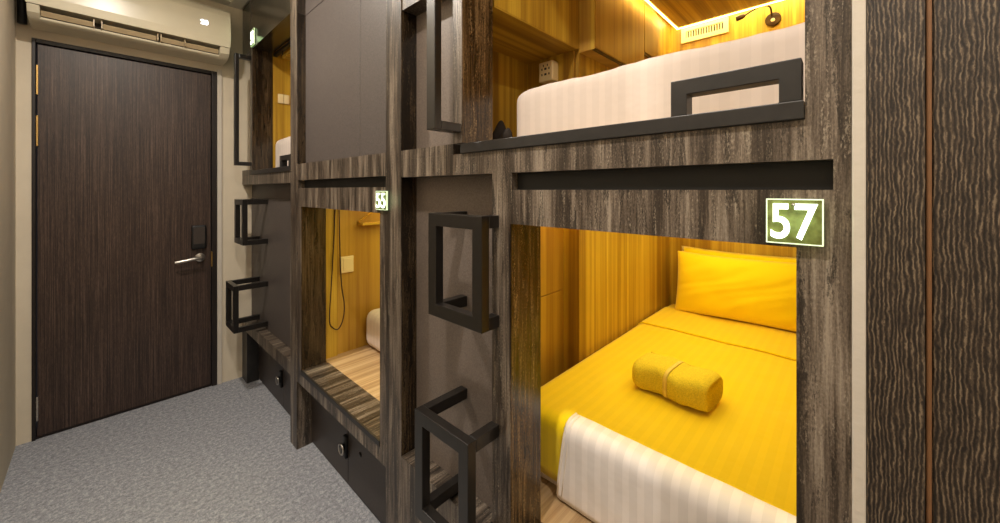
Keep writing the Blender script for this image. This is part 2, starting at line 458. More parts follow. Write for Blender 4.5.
# full height posts
P('post', 'lam', (F, JB, .0, .0575, 0, 1.228), (F, JB, .0, .048, 1.228, 1.310), (F, JB, .0, .048, 1.352, H), (F, JB, .0, .018, 1.310, 1.352), (F+.035, JB, .018, .048, 1.310, 1.352))
P('post', 'lam', (F, JB, .604, .665, 0, 1.228))
P('post', 'lam', (F, JB, .782, .820, 1.440, H))
P('post', 'lam', (F, JB, 1.086, 1.181, 0, H))
P('post', 'lam', (F, JB, 1.1815, 1.222, .4086, 1.2279))
P('post', 'lam', (F-.002, JB, 2.040, 2.130, 0, H))
P('post', 'lam', (F, JB, 1.987, 2.0395, .4086, 1.2279))
P('post', 'lam', (F, JB, 2.862, 2.900, 1.440, H))
# thin sheets on the jambs with shade and golden pod light painted in
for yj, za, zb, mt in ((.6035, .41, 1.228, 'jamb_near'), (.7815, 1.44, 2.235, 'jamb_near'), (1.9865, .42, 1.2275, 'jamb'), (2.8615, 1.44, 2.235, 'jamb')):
    P('jamb_shading', mt, (F+.002, JB, yj-.0015, yj, za, zb), bevel=0)
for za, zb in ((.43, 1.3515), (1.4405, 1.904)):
    P('jamb_shading', 'jamb', (F+.002, RB, 1.0845, 1.0858, za, zb), bevel=0)
P('jamb_shading', 'jamb', (F+.002, F+.0395, 2.0385, 2.0398, 1.441, 2.203), bevel=0)
# horizontal bands
b57 = P('slotted_band', 'lam', *slotted(.048, .6645, 1.228, 1.4095, .048, .598, 1.310, 1.352, .78), (F, .78, .665, 1.0855, 1.352, 1.4095), (F, .78, .82, 1.0855, 1.41, 1.4395))
obj('slot_lining', BX((F+.020, F+.0345, .0185, .597, 1.3105, 1.3515)), 'slot', b57)
b55 = P('slotted_band', 'lam', *slotted(1.1815, 2.0395, 1.2285, 1.440, 1.1825, 2.028, 1.320, 1.359))
obj('slot_lining', BX((F+.030, F+.0345, 1.1835, 2.027, 1.3205, 1.3585)), 'slot', b55)
P('band', 'lam', (F, .78, 2.1305, 3.105, 1.347, 1.4095), (F, .78, 2.90, 3.105, 1.41, 1.445))
# ladder recess backs
P('recess_back', 'panelnear', (RB, RB+.02, .6655, 1.0855, .4285, 1.3515), bevel=0, label='taupe speckled back panel behind the near steps')
P('recess_back', 'panelnear', (RB, RB+.02, .8205, 1.0855, 1.440, 1.904), bevel=0, label='taupe speckled back panel behind the near upright rail')
P('recess_head', 'lam', (F+.004, JB, .8205, 1.0855, 1.904, H))
P('recess_back', 'panelgrey', (RB-.005, RB+.02, 2.1305, 3.105, .4155, 1.255), bevel=.001, label='charcoal back panel with a thin seam below the far band')
P('recess_back', 'band_shadow', (RB-.002, RB+.02, 2.1305, 3.105, 1.2565, 1.3465), bevel=0)  # shadow of the far band painted as a darker strip of panel
P('recess_back', 'panelgrey', (RB, RB+.02, 2.9005, 3.105, 1.446, H), bevel=0)
# ledges
P('ledge', 'lam', (F, .76, .6655, 1.0855, 0, .428), label='wood fronted block under the near steps')
obj('ledge_top', BX((F+.001, RB-.001, .667, 1.084, .4282, .431)), 'lam_x', bk)
P('ledge', 'lam', (F, .76, 2.1305, 3.105, .345, .4125))
obj('ledge_top', BX((F+.001, RB-.006, 2.132, 3.104, .4127, .4152)), 'lam_x', bk)
pf = P('platform_board', 'lam', (F, JB+.01, 1.1815, 2.0395, .345, .4085))
obj('platform_top', BX((F+.006, JB+.012, 1.222, 1.987, .4087, .4135)), 'lam_x', pf)
obj('edge_strip', BX((F-.003, F+.0055, 1.2225, 1.9865, .398, .4185)), 'sill', pf, .001)
P('platform_board', 'lam', (F, JB, .058, .6035, .30, .41))
# header above the far upper opening, above the cupboards
P('header', 'gloss_lam', (F, JB, 2.1305, 2.8615, 2.235, H), label='glossy dark board above the far upper opening')
P('header', 'lam', (F, JB, .0485, .7815, 2.235, H))
P('header', 'panelgrey', (F+.04, JB, 1.1815, 2.0395, 2.205, H))
P('header', 'gloss_lam', (F+.002, RB, 2.9005, 3.105, 2.235, H))
P('end_post', 'sill', (F+.0, RB+.01, 2.985, 3.105, .0, .3445), label='black foot post under the far end of the ledge')
P('plinth', 'sill', (F+.075, .80, 1.1815, 2.0395, 0, .012), (F+.075, .80, 2.1305, 2.984, 0, .012))

# cupboard doors above opening 55
cb = thing('wall_cupboard', (F, 1.6, 1.44), 'flush two door charcoal cupboard above the lower pod numbered 55', 'cupboard')
obj('cupboard_door', BX((F+.040, F+.055, 1.4535, 2.0385, 1.4415, 2.202)), 'panelgrey', cb, .0015)
obj('cupboard_door', BX((F+.040, F+.055, 1.1835, 1.4505, 1.4415, 2.202)), 'panelgrey', cb, .0015)
obj('cupboard_body', BX((F+.056, JB+.1, 1.19, 2.035, 1.4415, 2.2)), 'base', cb)

# lockers under the platforms
def locker(name, y0, ys, y1, yl, label, holes):
    t = thing(name, (F+.07, (y0+y1)/2, .012), label, 'locker', 'lockers under the pods')
    obj('locker_body', BX((F+.0855, JB+.3, y0+.002, y1-.002, .013, .343)), 'base', t)
    for a, b in ((y0+.001, ys-.0015), (ys+.0015, y1-.001)):
        obj('locker_door', BX((F+.07, F+.085, a, b, .015, .343)), 'base', t, .0015)
    lp = obj('latch_plate', softbox(F+.056, F+.0705, yl-.012, yl+.012, .125, .225, .004, (4, 6, 10)), 'rubber', t, 0, True)
    # ring shaped knob
    bm = bmesh.new(); R, r = .021, .0045
    rings = []
    for i in range(24):
        a = i*2*PI/24
        rings.append([bm.verts.new((F+.045+r*math.sin(k*PI/4), yl+.004+(R+r*math.cos(k*PI/4))*math.cos(a), .170+(R+r*math.cos(k*PI/4))*math.sin(a))) for k in range(8)])
    for i in range(24):
        for k in range(8): bm.faces.new((rings[i][k], rings[i][(k+1) % 8], rings[(i+1) % 24][(k+1) % 8], rings[(i+1) % 24][k]))
    obj('knob_ring', bm, 'steel', lp, 0, True)
    obj('knob', cyl((F+.056, yl+.004, .170), 'x', .017, -.014, 22), 'rubber', lp, .001, True)
    obj('knob_slot', BX((F+.0405, F+.0425, yl+.002, yl+.006, .158, .182)), 'steel', lp)
    for yh in holes: obj('keyhole', cyl((F+.070, yh, .195), 'x', .010, -.003, 18), 'rubber', t, 0, True)
    return t
locker('locker', 1.181, 1.6235, 2.040, 1.634, 'dark brown two door locker with a round latch below pod 55', (1.51,))
locker('locker', 2.130, 2.475, 2.985, 2.50, 'dark brown two door locker below the far ledge by the door', ())

# ---------------------------------------------------------------- steps
def step(y0, y1, z0, z1, xf, xb_left, xb_right, label):
    t = thing('ladder_step', (xf, (y0+y1)/2, z0), label, 'step', None)
    w = .034; dth = .026
    obj('front_frame', framebm(xf, xf+dth, (y0, y1, z0, z1), (y0+w, y1-w, z0+w, z1-w)), 'black', t, .0015)
    for z in (z0, z1-w*.9):
        obj('side_arm', BX((xf+dth, xb_right, y0, y0+dth, z, z+w*.9)), 'black', t, .0015)
        obj('side_arm', BX((xf+dth, xb_left, y1-dth, y1, z, z+w*.9)), 'black', t, .0015)
    return t
step(.640, .852, .968, 1.247, .619, RB, F-.0005, 'upper open black box step below the near ladder recess')
step(.640, .852, .440, .726, .575, RB, F-.0005, 'lower open black box step nearest the camera')
step(2.72, 2.932, .968, 1.250, .598, RB-.005, RB-.005, 'upper open black box step close to the door')
step(2.72, 2.932, .440, .726, .552, RB-.005, RB-.005, 'lower open black box step close to the door')

# ---------------------------------------------------------------- upright grab rails
def rail(y, label, z0=1.468, z1=2.185, yb=None):
    t = thing('grab_rail', (.60, y, z0), label, 'grab rail', None)
    obj('upright', BX((.588, .610, y-.018, y+.018, z0, z1)), 'black', t, .0015)
    for z in (z0, z1-.024):
        obj('bracket_arm', BX((.6105, F-.0025, y-.018, y+.018, z, z+.024)), 'black', t, .0015)
    return t
rail(.787+.012, 'black upright grab rail on the post left of the near upper bunk')
rail(2.882, 'black upright grab rail beside the air conditioner and far upper bunk')

# ---------------------------------------------------------------- sills and guard rails of the upper openings
def sill(y0, y1, zt, label):
    return tagp(obj('opening_sill', BX((F-.006, .77, y0, y1, 1.410, zt)), 'sill', None, .0015), label, 'sill')
sill(.0485, .7815, 1.4365, 'black timber sill along the near upper bunk opening')
sill(2.1305, 2.8615, 1.4365, 'black timber sill along the far upper bunk opening')
def guard(y0, y1, label):
    t = thing('guard_rail', (F, (y0+y1)/2, 1.4365), label, 'guard rail')
    z0, z1, w = 1.4368, 1.4975, .026
    bm = bmesh.new()
    pr = [(y0, z0), (y0, z1), (y1, z1), (y1, z0), (y1-w, z0), (y1-w, z1-w), (y0+w, z1-w), (y0+w, z0)]
    A = [bm.verts.new((F-.003, y, z)) for y, z in pr]; B = [bm.verts.new((F+.028, y, z)) for y, z in pr]
    for q in ((0, 1, 6, 7), (1, 2, 5, 6), (2, 3, 4, 5)):
        bm.faces.new([A[i] for i in q]); bm.faces.new([B[i] for i in reversed(q)])
    for i in range(8):
        j = (i+1) % 8; bm.faces.new((A[i], B[i], B[j], A[j]))
    obj('rail_arch', bm, 'sill', t, .0012)
    obj('foot_plate', BX((F-.003, F+.028, y0-.001, y0+w+.001, 1.4366, 1.4375)), 'sill', t)
    obj('foot_plate', BX((F-.003, F+.028, y1-w-.001, y1+.0, 1.4366, 1.4375)), 'sill', t)
    return t
guard(.0515, .229, 'low black arched guard rail on the near upper bunk sill')
guard(2.133, 2.300, 'low black arched guard rail on the far upper bunk sill')

# ---------------------------------------------------------------- pods
def strip_light(name, loc, sx, sy, watts, rot, col=(1, .90, .42)):
    l = bpy.data.lights.new(name, 'AREA'); l.shape = 'RECTANGLE'; l.size = sx; l.size_y = sy
    l.energy = watts; l.color = col
    o = bpy.data.objects.new(name, l); COL.objects.link(o); o.location = loc; o.rotation_euler = rot
    return o
def upper_pod(oy, label, nook_y, rng_far=False):
    z0, zc = 1.405, 2.30
    t = thing('sleeping_pod', (JB, .4+oy, z0), label, 'sleeping pod', 'sleeping pods')
    yR, yL = -.02+oy, .785+oy
    if not rng_far: yR = .0
    obj('pod_floor', BX((JB+.001, BACKX, yR, yL, z0-.02, z0), (JB+.001, 1.30, yL, nook_y, z0-.02, z0)), 'honey_x', t)
    obj('pod_ceiling', BX((JB+.001, BACKX, yR, nook_y, zc, zc+.015)), 'honey_x', t)
    obj('end_wall', BX((BACKX, BACKX+.015, yR, yL+.01, z0-.02, zc)), 'honey', t)
    obj('side_wall', BX((1.295, BACKX, yL, yL+.015, z0, zc)), 'honey', t)
    obj('side_wall', BX((JB+.001, BACKX, yR-.012, yR, z0-.02, zc)), 'honey', t)
    if rng_far:
        obj('foot_wall', BX((JB+.001, 1.2945, yL, yL+.015, z0, zc-.001)), 'honey', t)
    # foot nook under a boxed overhead
    if not rng_far: obj('nook_wall', BX((JB+.001, 1.295, nook_y, nook_y+.012, z0, 1.866)), 'honey', t)
    if not rng_far: obj('nook_end', BX((1.280, 1.2945, yL+.0155, nook_y-.0005, z0, 1.865)), 'honey', t)
    if not rng_far: obj('nook_front_jamb', BX((JB+.001, JB+.012, yL+.02, nook_y-.0005, z0, 1.865)), 'honey', t)
    if not rng_far: obj('overhead_box', BX((JB+.013, 1.2945, yL, nook_y, 1.866, zc-.001)), 'honey', t, .001)
    if not rng_far: obj('nook_ceiling', BX((JB+.013, 1.2785, yL+.001, nook_y-.001, 1.862, 1.8657)), 'honey_x', t)
    # dropped ceiling board with a cove round it
    obj('dropped_ceiling', BX((JB+.03, 2.14, yR+.001, yL-.10, 2.185, 2.205)), 'honey_x', t, .001)
    s1 = obj('led_strip', BX((1.30, 2.150, yL-.0995, yL-.0915, 2.182, 2.204)), 'led', t)
    s2 = obj('led_strip', BX((2.1405, 2.150, yR+.02, yL-.10, 2.182, 2.204)), 'led', t)
    strip_light('cove_light', (2.24, yR+.4, 2.285), .12, .72, 2.4, (0, 0, 0))
    strip_light('cove_light', (1.75, yL-.045, 2.285), .85, .06, 1.4, (0, 0, 0))
    # wall cabinets
    c = thing('wall_cabinet', (1.5, yL, 1.85), 'honey wood wall cabinet with long doors in the near upper pod' if not rng_far else 'honey wood wall cabinet in the far upper pod', 'cabinet')
    yf = yL-.062
    obj('cabinet_body', BX((1.2955, 1.783, yf+.012, yL-.0005, 1.852, 2.298), (1.7835, 1.955, yf+.012, yL-.0005, 1.985, 2.298)), 'honey_c', c)
    obj('shadow_gap', BX((1.300, 1.7835, yf+.005, yf+.0118, 1.853, 2.205), (1.7838, 1.956, yf+.005, yf+.0118, 1.962, 2.205)), 'cable', c)
    obj('cabinet_door', BX((1.3125, 1.7800, yf, yf+.011, 1.863, 2.20)), 'honey_c', c, .001)
    obj('cabinet_door', BX((1.7865, 1.955, yf, yf+.011, 1.974, 2.20)), 'honey_c', c, .001)
    obj('end_stile', BX((1.2950, 1.2998, yf-.004, yf+.0118, 1.852, 2.298)), 'honey', c)
    return t
upper_pod(0, 'near upper sleeping pod lined in honey wood above bed 57', 1.035)
upper_pod(PITCH, 'far upper sleeping pod lined in honey wood by the door', 3.092, True)

def lower_pod_57():
    z0, zc = .43, 1.30
    t = thing('sleeping_pod', (JB, .4, z0), 'lower sleeping pod 57 lined in honey wood around the yellow bed', 'sleeping pod', 'sleeping pods')
    obj('pod_floor', BX((JB+.001, BACKX, .0, .785, z0-.02, z0)), 'floorwood', t)
    obj('pod_ceiling', BX((JB+.001, BACKX, .0, .785, zc, zc+.015)), 'honey_x', t)
    obj('end_wall', BX((BACKX, BACKX+.015, .0, .80, z0-.02, zc)), 'honey', t)
    obj('side_wall', BX((1.295, BACKX, .785, .80, z0, zc)), 'honey', t)
    obj('side_wall', BX((JB+.001, BACKX, -.012, .0, z0-.02, zc)), 'honey', t)
    obj('nook_floor', BX((JB+.001, 1.295, .785, .86, z0-.02, z0)), 'floorwood', t)
    obj('nook_ceiling', BX((JB+.001, 1.295, .785, .86, zc, zc+.015)), 'honey_x', t)
    obj('nook_panel', BX((JB+.001, 1.295, .858, .870, .9065, zc)), 'honey_c', t, .001)
    obj('nook_panel', BX((JB+.001, 1.295, .858, .870, z0, .9035)), 'honey_c', t, .001)
    obj('nook_end', BX((1.295, 1.308, .8005, .870, z0, zc)), 'honey', t)
    obj('led_strip', BX((1.0, BACKX-.02, .770, .7845, zc-.012, zc-.002)), 'led', t)
    strip_light('pod_light', (1.55, .40, zc-.012), 1.25, .5, 4.3, (0, 0, 0))
lower_pod_57()
def lower_pod_55():
    z0, zc = .41, 1.30
    yR, yL = 1.10, 2.052
    t = thing('sleeping_pod', (JB, 1.6, z0), 'lower sleeping pod 55 with bare pale floor at its entrance', 'sleeping pod', 'sleeping pods')
    obj('pod_floor', BX((JB+.013, BACKX, yR, yL, z0-.02, z0)), 'floorwood', t)
    obj('pod_ceiling', BX((JB+.001, BACKX, yR, yL, zc, zc+.015)), 'honey_x', t)
    obj('end_wall', BX((BACKX, BACKX+.015, yR, yL+.01, z0-.02, zc)), 'honey', t)
    obj('side_wall', BX((JB+.001, .885, yL-.012, yL-.0005, z0, zc)), 'honey', t)
    obj('side_wall', BX((JB+.001, BACKX, yL, yL+.015, z0, zc)), 'honey_c', t)
    obj('side_wall', BX((JB+.001, BACKX, yR-.012, yR, z0-.02, zc)), 'honey', t)
    obj('led_strip', BX((1.0, BACKX-.02, yL-.015, yL-.001, zc-.012, zc-.002)), 'led', t)
    strip_light('pod_light', (1.45, 1.58, zc-.012), 1.2, .6, 5.0, (0, 0, 0))
lower_pod_55()

# ---------------------------------------------------------------- bedding
def hash_n(x, y): return math.sin(x*7.1+math.sin(y*5.3))*math.cos(y*6.7+.7*math.sin(x*4.1))
def matt_fn(cx, amp=.004):
    def fn(p, n):
        a = amp*(hash_n(p.x*2.2, p.y*2.4)+.5*hash_n(p.x*6+2, p.y*7))
        q = p + n*a
        if cx and p.z > cx: q.z -= .020*max(0, (p.y-.62)/.17)**2
        return q
    return fn
def mattress(x0, x1, y0, y1, z0, z1, label, r=.026):
    t = obj('mattress', softbox(x0, x1, y0, y1, z0, z1, r, (40, 40, 12), matt_fn(1.5 if y1 < 1 and z1 > 1.5 else 0)), 'white', None, 0, True)
    tagp(t, label, 'mattress', None)
    return t
mattress(.906, BACKX-.01, .008, .786, 1.4055, 1.632, 'white sheeted mattress in the near upper bunk')
mattress(.806, BACKX-.01, PITCH+.008-.02, PITCH+.778, 1.4055, 1.655, 'white sheeted mattress in the far upper bunk', .045)
mattress(1.03, BACKX-.01, 1.12, 2.046, .4105, .630, 'white mattress set back from the entrance of pod 55', .06)
BZ = .655
def bed57():
    def dome(p, n):
        return p + n*(.003*hash_n(p.x*2, p.y*2.2))
    m = obj('mattress', softbox(.905, BACKX-.01, .012, .770, .4305, BZ-.012, .035, (36, 30, 12), dome), 'white', None, 0, True)
    tagp(m, 'white mattress beneath the yellow cover of bed 57', 'mattress')
    def cf(p, n):
        w = (.0022*hash_n(p.x*2.6, p.y*3.1)+.0012*math.sin(p.x*31+6*math.sin(p.y*6))*max(0, 1-abs(p.x-1.3)*1.2))*min(1, max(0, p.x-.95)*5)*max(0, n.z)*min(1, max(0, .76-p.y)*8)
        return p + n*w
    def keep(c):
        if c.x > BACKX-.06: return False
        if c.z < .47: return False
        if c.y < .03 and c.z < BZ-.06: return False
        if c.x < .92 and c.z < BZ-.012 and c.y < .600*(1-.038*min(1, max(0, (c.z-.46)/.17))): return False
        return True
    bm = softbox(.893, BACKX-.012, .004, .779, .40, BZ, .04, (110, 74, 16), cf, keep)
    c = obj('bed_cover', bm, 'yellow', None, 0, True)
    s = c.modifiers.new('thick', 'SOLIDIFY'); s.thickness = .004; s.offset = -1
    tagp(c, 'smooth yellow cover spread over the bed in pod 57', 'bed cover')
    # white sheet showing over the foot end
    def sh(z): return 1-.038*min(1, max(0, (z-.46)/.17))
    def shear(p, n):
        q = p+n*.0012*hash_n(p.y*5, p.z*6); q.y *= sh(q.z); return q
    def kw(q): return q.x < .948 and .03 < q.y < .612*sh(q.z) and q.z > .445
    bm = softbox(.884, 1.6, .008, .640, .41, BZ+.004, .04, (160, 60, 18), shear, kw)
    w = obj('bed_sheet', bm, 'sheet', None, 0, True)
    s = w.modifiers.new('thick', 'SOLIDIFY'); s.thickness = .003; s.offset = -1
    tagp(w, 'white striped sheet hanging over the foot end of the yellow bed', 'bed sheet')
    # raised hem along its left side and top
    hb = bmesh.new()
    hp = [(.8845, .452), (.8835, .50), (.8835, .56), (.8845, .60), (.887, .630), (.897, .6505), (.915, .6590), (.9475, .6592)]
    obj('hem', tube([(x, .607*sh(z), z) for x, z in hp], .0040, 10), 'hem', w, 0, True)
    obj('hem', tube([(x, .592*sh(z), z) for x, z in hp], .0018, 8), 'hem', w, 0, True)
    hb.free()
    # turned down top edge of the cover
    def kt(q): return 1.826 < q.x < 2.16 and q.z > BZ-.02
    bm = softbox(1.60, 2.30, .004, .779, .42, BZ+.008, .04, (100, 60, 10), lambda p, n: cf(p, n)+Vector((0, 0, -.001)), kt)
    td = obj('turned_down_edge', bm, 'yellow', c, 0, True)
    s = td.modifiers.new('thick', 'SOLIDIFY'); s.thickness = .005; s.offset = -1
bed57()

# pillow: plump cushion leaning on the end wall
def cushion(L, Hh, T, nu=44, nv=28):
    bm = bmesh.new(); G = {}
    for side in (-1, 1):
        for i in range(nu+1):
            for j in range(nv+1):
                u = -1+2*i/nu; v = -1+2*j/nv
                edge = i in (0, nu) or j in (0, nv)
                if edge and side == 1: G[(side, i, j)] = G[(-1, i, j)]; continue
                prof = max(0, (1-abs(u)**3.2)*(1-abs(v)**2.6))**.5
                # seams pull in between the corners
                x = u*L/2*(1-.045*(1-abs(v)**1.0)*abs(u)**3*0-.035*(1-v*v)*abs(u)**6)
                z = v*Hh/2*(1-.075*(1-u*u)*abs(v)**6)
                y = side*(T/2*prof)
                y += side*.005*prof*math.sin(u*9+v*3)*math.cos(v*7-u*2)
                wr = (.0045*math.sin((v+.5*u)*24+3*u)*max(0, abs(u)-.5)+.0012*math.sin(u*17+v*23+2*math.sin(v*6)))*max(0, 1-abs(v))*prof
                G[(side, i, j)] = bm.verts.new((x, y+side*wr*2, z))
    for side in (-1, 1):
        for i in range(nu):
            for j in range(nv):
                bm.faces.new((G[(side, i, j)], G[(side, i+1, j)], G[(side, i+1, j+1)], G[(side, i, j+1)]))
    return bm
def pillow():
    mtx = Matrix.Translation((2.195, .400, .812)) @ Matrix.Rotation(math.radians(4), 4, 'Z') @ Matrix.Rotation(math.radians(11), 4, 'Y') @ Matrix.Rotation(PI/2, 4, 'Z')
    bm = cushion(.625, .335, .175); bmesh.ops.transform(bm, matrix=mtx, verts=bm.verts)
    t = obj('pillow', bm, 'pillow', None, 0, True, origin=(2.2, .415, .66))
    s = t.modifiers.new('sub', 'SUBSURF'); s.levels = 1; s.render_levels = 1
    tagp(t, 'plump yellow pillow leaning on the end wall of pod 57', 'pillow')
    mt2 = Matrix.Translation((2.262, .415, .836)) @ Matrix.Rotation(math.radians(14), 4, 'Y') @ Matrix.Rotation(PI/2, 4, 'Z')
    b2 = cushion(.605, .315, .03, 20, 12); bmesh.ops.transform(b2, matrix=mt2, verts=b2.verts)
    obj('pillowcase_flap', b2, 'pillow', t, 0, True)
pillow()

# rolled towel tied with a ribbon
def towel():
    cx, cy, cz = 1.266, .412, BZ+.043
    L, a, b = .226, .076, .044
    rot = Matrix.Translation((cx, cy, cz+.003)) @ Matrix.Rotation(math.radians(-5), 4, 'Z')
    bm = bmesh.new(); rings = []; nl = 40; ns = 40
    for i in range(nl+1):
        t = -1+2*i/nl
        e = (1-abs(t)**14)*.10+.90
        y = t*L/2
        ring = []
        for k in range(ns):
            th = 2*PI*k/ns
            c, s = math.cos(th), math.sin(th)
            x = a*e*math.copysign(abs(c)**.52, c); z = b*e*math.copysign(abs(s)**.56, s)
            tie = 1-.06*math.exp(-((t-.02)/.07)**2)
            w = 1+.02*math.sin(5*t+3*th)+.012*math.sin(17*t+2*th)
            ring.append(bm.verts.new((x*w*tie, y, z*w*tie+.004*math.sin(6*t))))
        rings.append(ring)
    for p, q in zip(rings, rings[1:]):
        for k in range(ns): bm.faces.new((p[k], p[(k+1) % ns], q[(k+1) % ns], q[k]))
    for ring, sgn in ((rings[0], -1), (rings[-1], 1)):      # pressed-in spiral ends
        prev = ring
        for m, (f_, dy) in enumerate(((.9, .004), (.78, -.004), (.62, .003), (.5, -.005), (.34, .002), (.2, -.005))):
            cur = [bm.verts.new((v.co.x*f_, v.co.y+sgn*dy, v.co.z*f_)) for v in ring]
            for k in range(ns): bm.faces.new((prev[k], prev[(k+1) % ns], cur[(k+1) % ns], cur[k]))
            prev = cur
        bm.faces.new(prev)
    bmesh.ops.transform(bm, matrix=rot, verts=bm.verts)
    t = obj('rolled_towel', bm, 'towel', None, 0, True, origin=(cx, cy, BZ))
    tagp(t, 'rolled yellow towel tied with a ribbon on the yellow bed', 'towel')
    def ringband(y0, y1, off, mat, name, th0=0, th1=2*PI):
        bb = bmesh.new(); R = []
        n = 40
        for y in (y0, (y0+y1)/2, y1):
            R.append([bb.verts.new(((a*.965+off)*math.copysign(abs(math.cos(th0+(th1-th0)*k/n))**.52, math.cos(th0+(th1-th0)*k/n)), y,
                      (b*.965+off)*math.copysign(abs(math.sin(th0+(th1-th0)*k/n))**.56, math.sin(th0+(th1-th0)*k/n)))) for k in range(n+1)])
        for p, q in zip(R, R[1:]):
            for k in range(n): bb.faces.new((p[k], p[k+1], q[k+1], q[k]))
        bmesh.ops.transform(bb, matrix=rot, verts=bb.verts)
        o = obj(name, bb, mat, t, 0, True); s = o.modifiers.new('th', 'SOLIDIFY'); s.thickness = .0015
        return o
    ringband(-.003, .009, .0022, 'band', 'ribbon')
    bb = bmesh.new(); addbox(bb, -.056, -.034, -.006, .014, .040, .0425)
    bmesh.ops.transform(bb, matrix=rot @ Matrix.Rotation(math.radians(-18), 4, 'Y'), verts=bb.verts)
    obj('ribbon_tag', bb, 'brass', t, .0006)
    # free flap edge of the roll
    fb = tube([rot @ Vector((.050, y, .037+.001*math.sin(y*60))) for y in [(-.106+.212*k/14) for k in range(15)]], .004, 8)
    obj('towel_edge', fb, 'towel', t, 0, True)
towel()

# ---------------------------------------------------------------- number signs
def sign(txt, y0, y1, z0, z1, size, label, bold):
    t = thing('number_sign', (F, (y0+y1)/2, z0), label, 'sign')
    obj('acrylic_plate', BX((F-.0085, F-.0035, y0, y1, z0, z1)), 'acrylic', t, .0006)
    w = .0012
    obj('lit_rim', framebm(F-.0090, F-.0032, (y0-.0004, y1+.0004, z0-.0004, z1+.0004), (y0+w, y1-w, z0+w, z1-w)), 'edge_glow', t)
    bm = text_bm(txt, size, bold, .0012)
    xs = [v.co.x for v in bm.verts]; ys = [v.co.y for v in bm.verts]
    wd, ht = max(xs)-min(xs), max(ys)-min(ys)
    sx = (y1-y0)*.83/wd; sy = (z1-z0)*.80/ht
    cx_, cy_ = (max(xs)+min(xs))/2, (max(ys)+min(ys))/2
    for v in bm.verts: v.co = Vector(((v.co.x-cx_)*sx, (v.co.y-cy_)*sy, v.co.z))
    # local x -> -Y (reads left to right from the corridor), local y -> Z, normal -> -X
    R = Matrix(((0, 0, -1, F-.0105), (-1, 0, 0, (y0+y1)/2), (0, 1, 0, (z0+z1)/2), (0, 0, 0, 1)))
    bmesh.ops.transform(bm, matrix=R, verts=bm.verts)
    obj('digits', bm, 'digit', t)
    for dy, dz in (((y0+y1)/2, z1-.008),):
        obj('fixing_stud', cyl((F-.0005, dy, dz), 'x', .0022, -.012, 12), 'steel', t, 0, True)
    l = bpy.data.lights.new('sign_glow', 'POINT'); l.energy = .02; l.color = (.7, 1, .45); l.shadow_soft_size = .02
    o = bpy.data.objects.new('sign_glow', l); COL.objects.link(o); o.location = (F-.035, (y0+y1)/2, (z0+z1)/2)
sign('57', .028, .0915, 1.2335, 1.297, .06, 'square lit green acrylic sign reading 57', .0008)
sign('55', 1.163, 1.235, 1.241, 1.306, .06, 'small glowing sign reading 55 beside the middle pod opening', 0)
sign('56', 2.780, 2.858, 2.242, 2.345, .06, 'small glowing sign on the header above the far upper bunk', .0012)

# ---------------------------------------------------------------- small fittings inside the pods
vt = thing('air_vent', (BACKX, .603, 2.165), 'cream rectangular air vent on the end wall of the near upper pod', 'air vent')
VX = BACKX
def box_frame_x(x0, x1, o, i): return framebm(x0, x1, o, i)
obj('vent_frame', framebm(VX-.014, VX-.0005, (.482, .722, 2.158, 2.246), (.508, .696, 2.183, 2.221)), 'plastic', vt, .002)
obj('vent_recess', BX((VX-.003, VX-.0006, .508, .696, 2.183, 2.221)), 'rubber', vt)
for k in range(14):
    y = .515+k*.0132
    obj('vent_slat', BX((VX-.012, VX-.0035, y, y+.0052, 2.183, 2.221)), 'plastic', vt)

rl = thing('reading_lamp', (BACKX, .287, 2.165), 'dark gooseneck reading lamp on the end wall of the near upper pod', 'lamp')
obj('base', cyl((BACKX-.0005, .287, 2.166), 'x', .033, -.016, 32), 'bronze', rl, .002, True)
obj('switch', cyl((BACKX-.0165, .287, 2.160), 'x', .009, -.006, 18), 'steel', rl, .001, True)
obj('neck', tube(spline([(BACKX-.017, .292, 2.185), (BACKX-.04, .294, 2.215), (BACKX-.05, .308, 2.228), (BACKX-.05, .335, 2.232), (BACKX-.05, .370, 2.222), (BACKX-.05, .402, 2.208)]), .0042, 10), 'bronze', rl, 0, True)
obj('lamp_head', tube([(BACKX-.05, .400, 2.209), (BACKX-.051, .412, 2.206), (BACKX-.053, .440, 2.200)], [.008, .013, .013], 18), 'bronze', rl, .001, True)

def socket(x, y0, y1, z0, z1):
    t = thing('power_socket', (x, (y0+y1)/2, z0), 'cream surface mounted power socket in the foot nook of the near upper pod', 'power socket')
    obj('socket_box', softbox(x-.042, x, y0, y1, z0, z1, .004, (5, 8, 8)), 'plastic', t, 0, True)
    hb = bmesh.new()
    for yy in (y0+.025, y1-.025):
        for zz, dz in ((z0+.05, .010), (z0+.028, .004)):
            addbox(hb, x-.0432, x-.0415, yy-.010, yy-.005, zz-.004, zz+.004)
            addbox(hb, x-.0432, x-.0415, yy+.005, yy+.010, zz-.004, zz+.004)
    for yy in (y0+.025, y1-.025): addbox(hb, x-.0432, x-.0415, yy-.002, yy+.002, z1-.020, z1-.012)
    obj('socket_holes', hb, 'rubber', t)
socket(1.2795, .872, .942, 1.752, 1.832)

def switchplate(x0, x1, y, z0, z1, n, label):
    t = thing('wall_switch', ((x0+x1)/2, y, z0), label, 'wall switch')
    for k in range(n):
        w = (x1-x0)/n
        pl = obj('switch_plate', softbox(x0+k*w, x0+(k+1)*w-.003, y-.011, y-.0005, z0, z1, .002, (8, 3, 8)), 'plastic', t, 0, True)
        obj('rocker', BX((x0+k*w+w*.2, x0+(k+1)*w-w*.25, y-.013, y-.0105, z0+.012, z1-.012)), 'plastic', pl, .001)
switchplate(.902, .978, 2.052, .852, .942, 1, 'square cream switch plate on the wall of pod 55')
switchplate(.832, .905, 2.865, 1.905, 1.968, 2, 'pair of cream switches on the wall of the far upper pod')

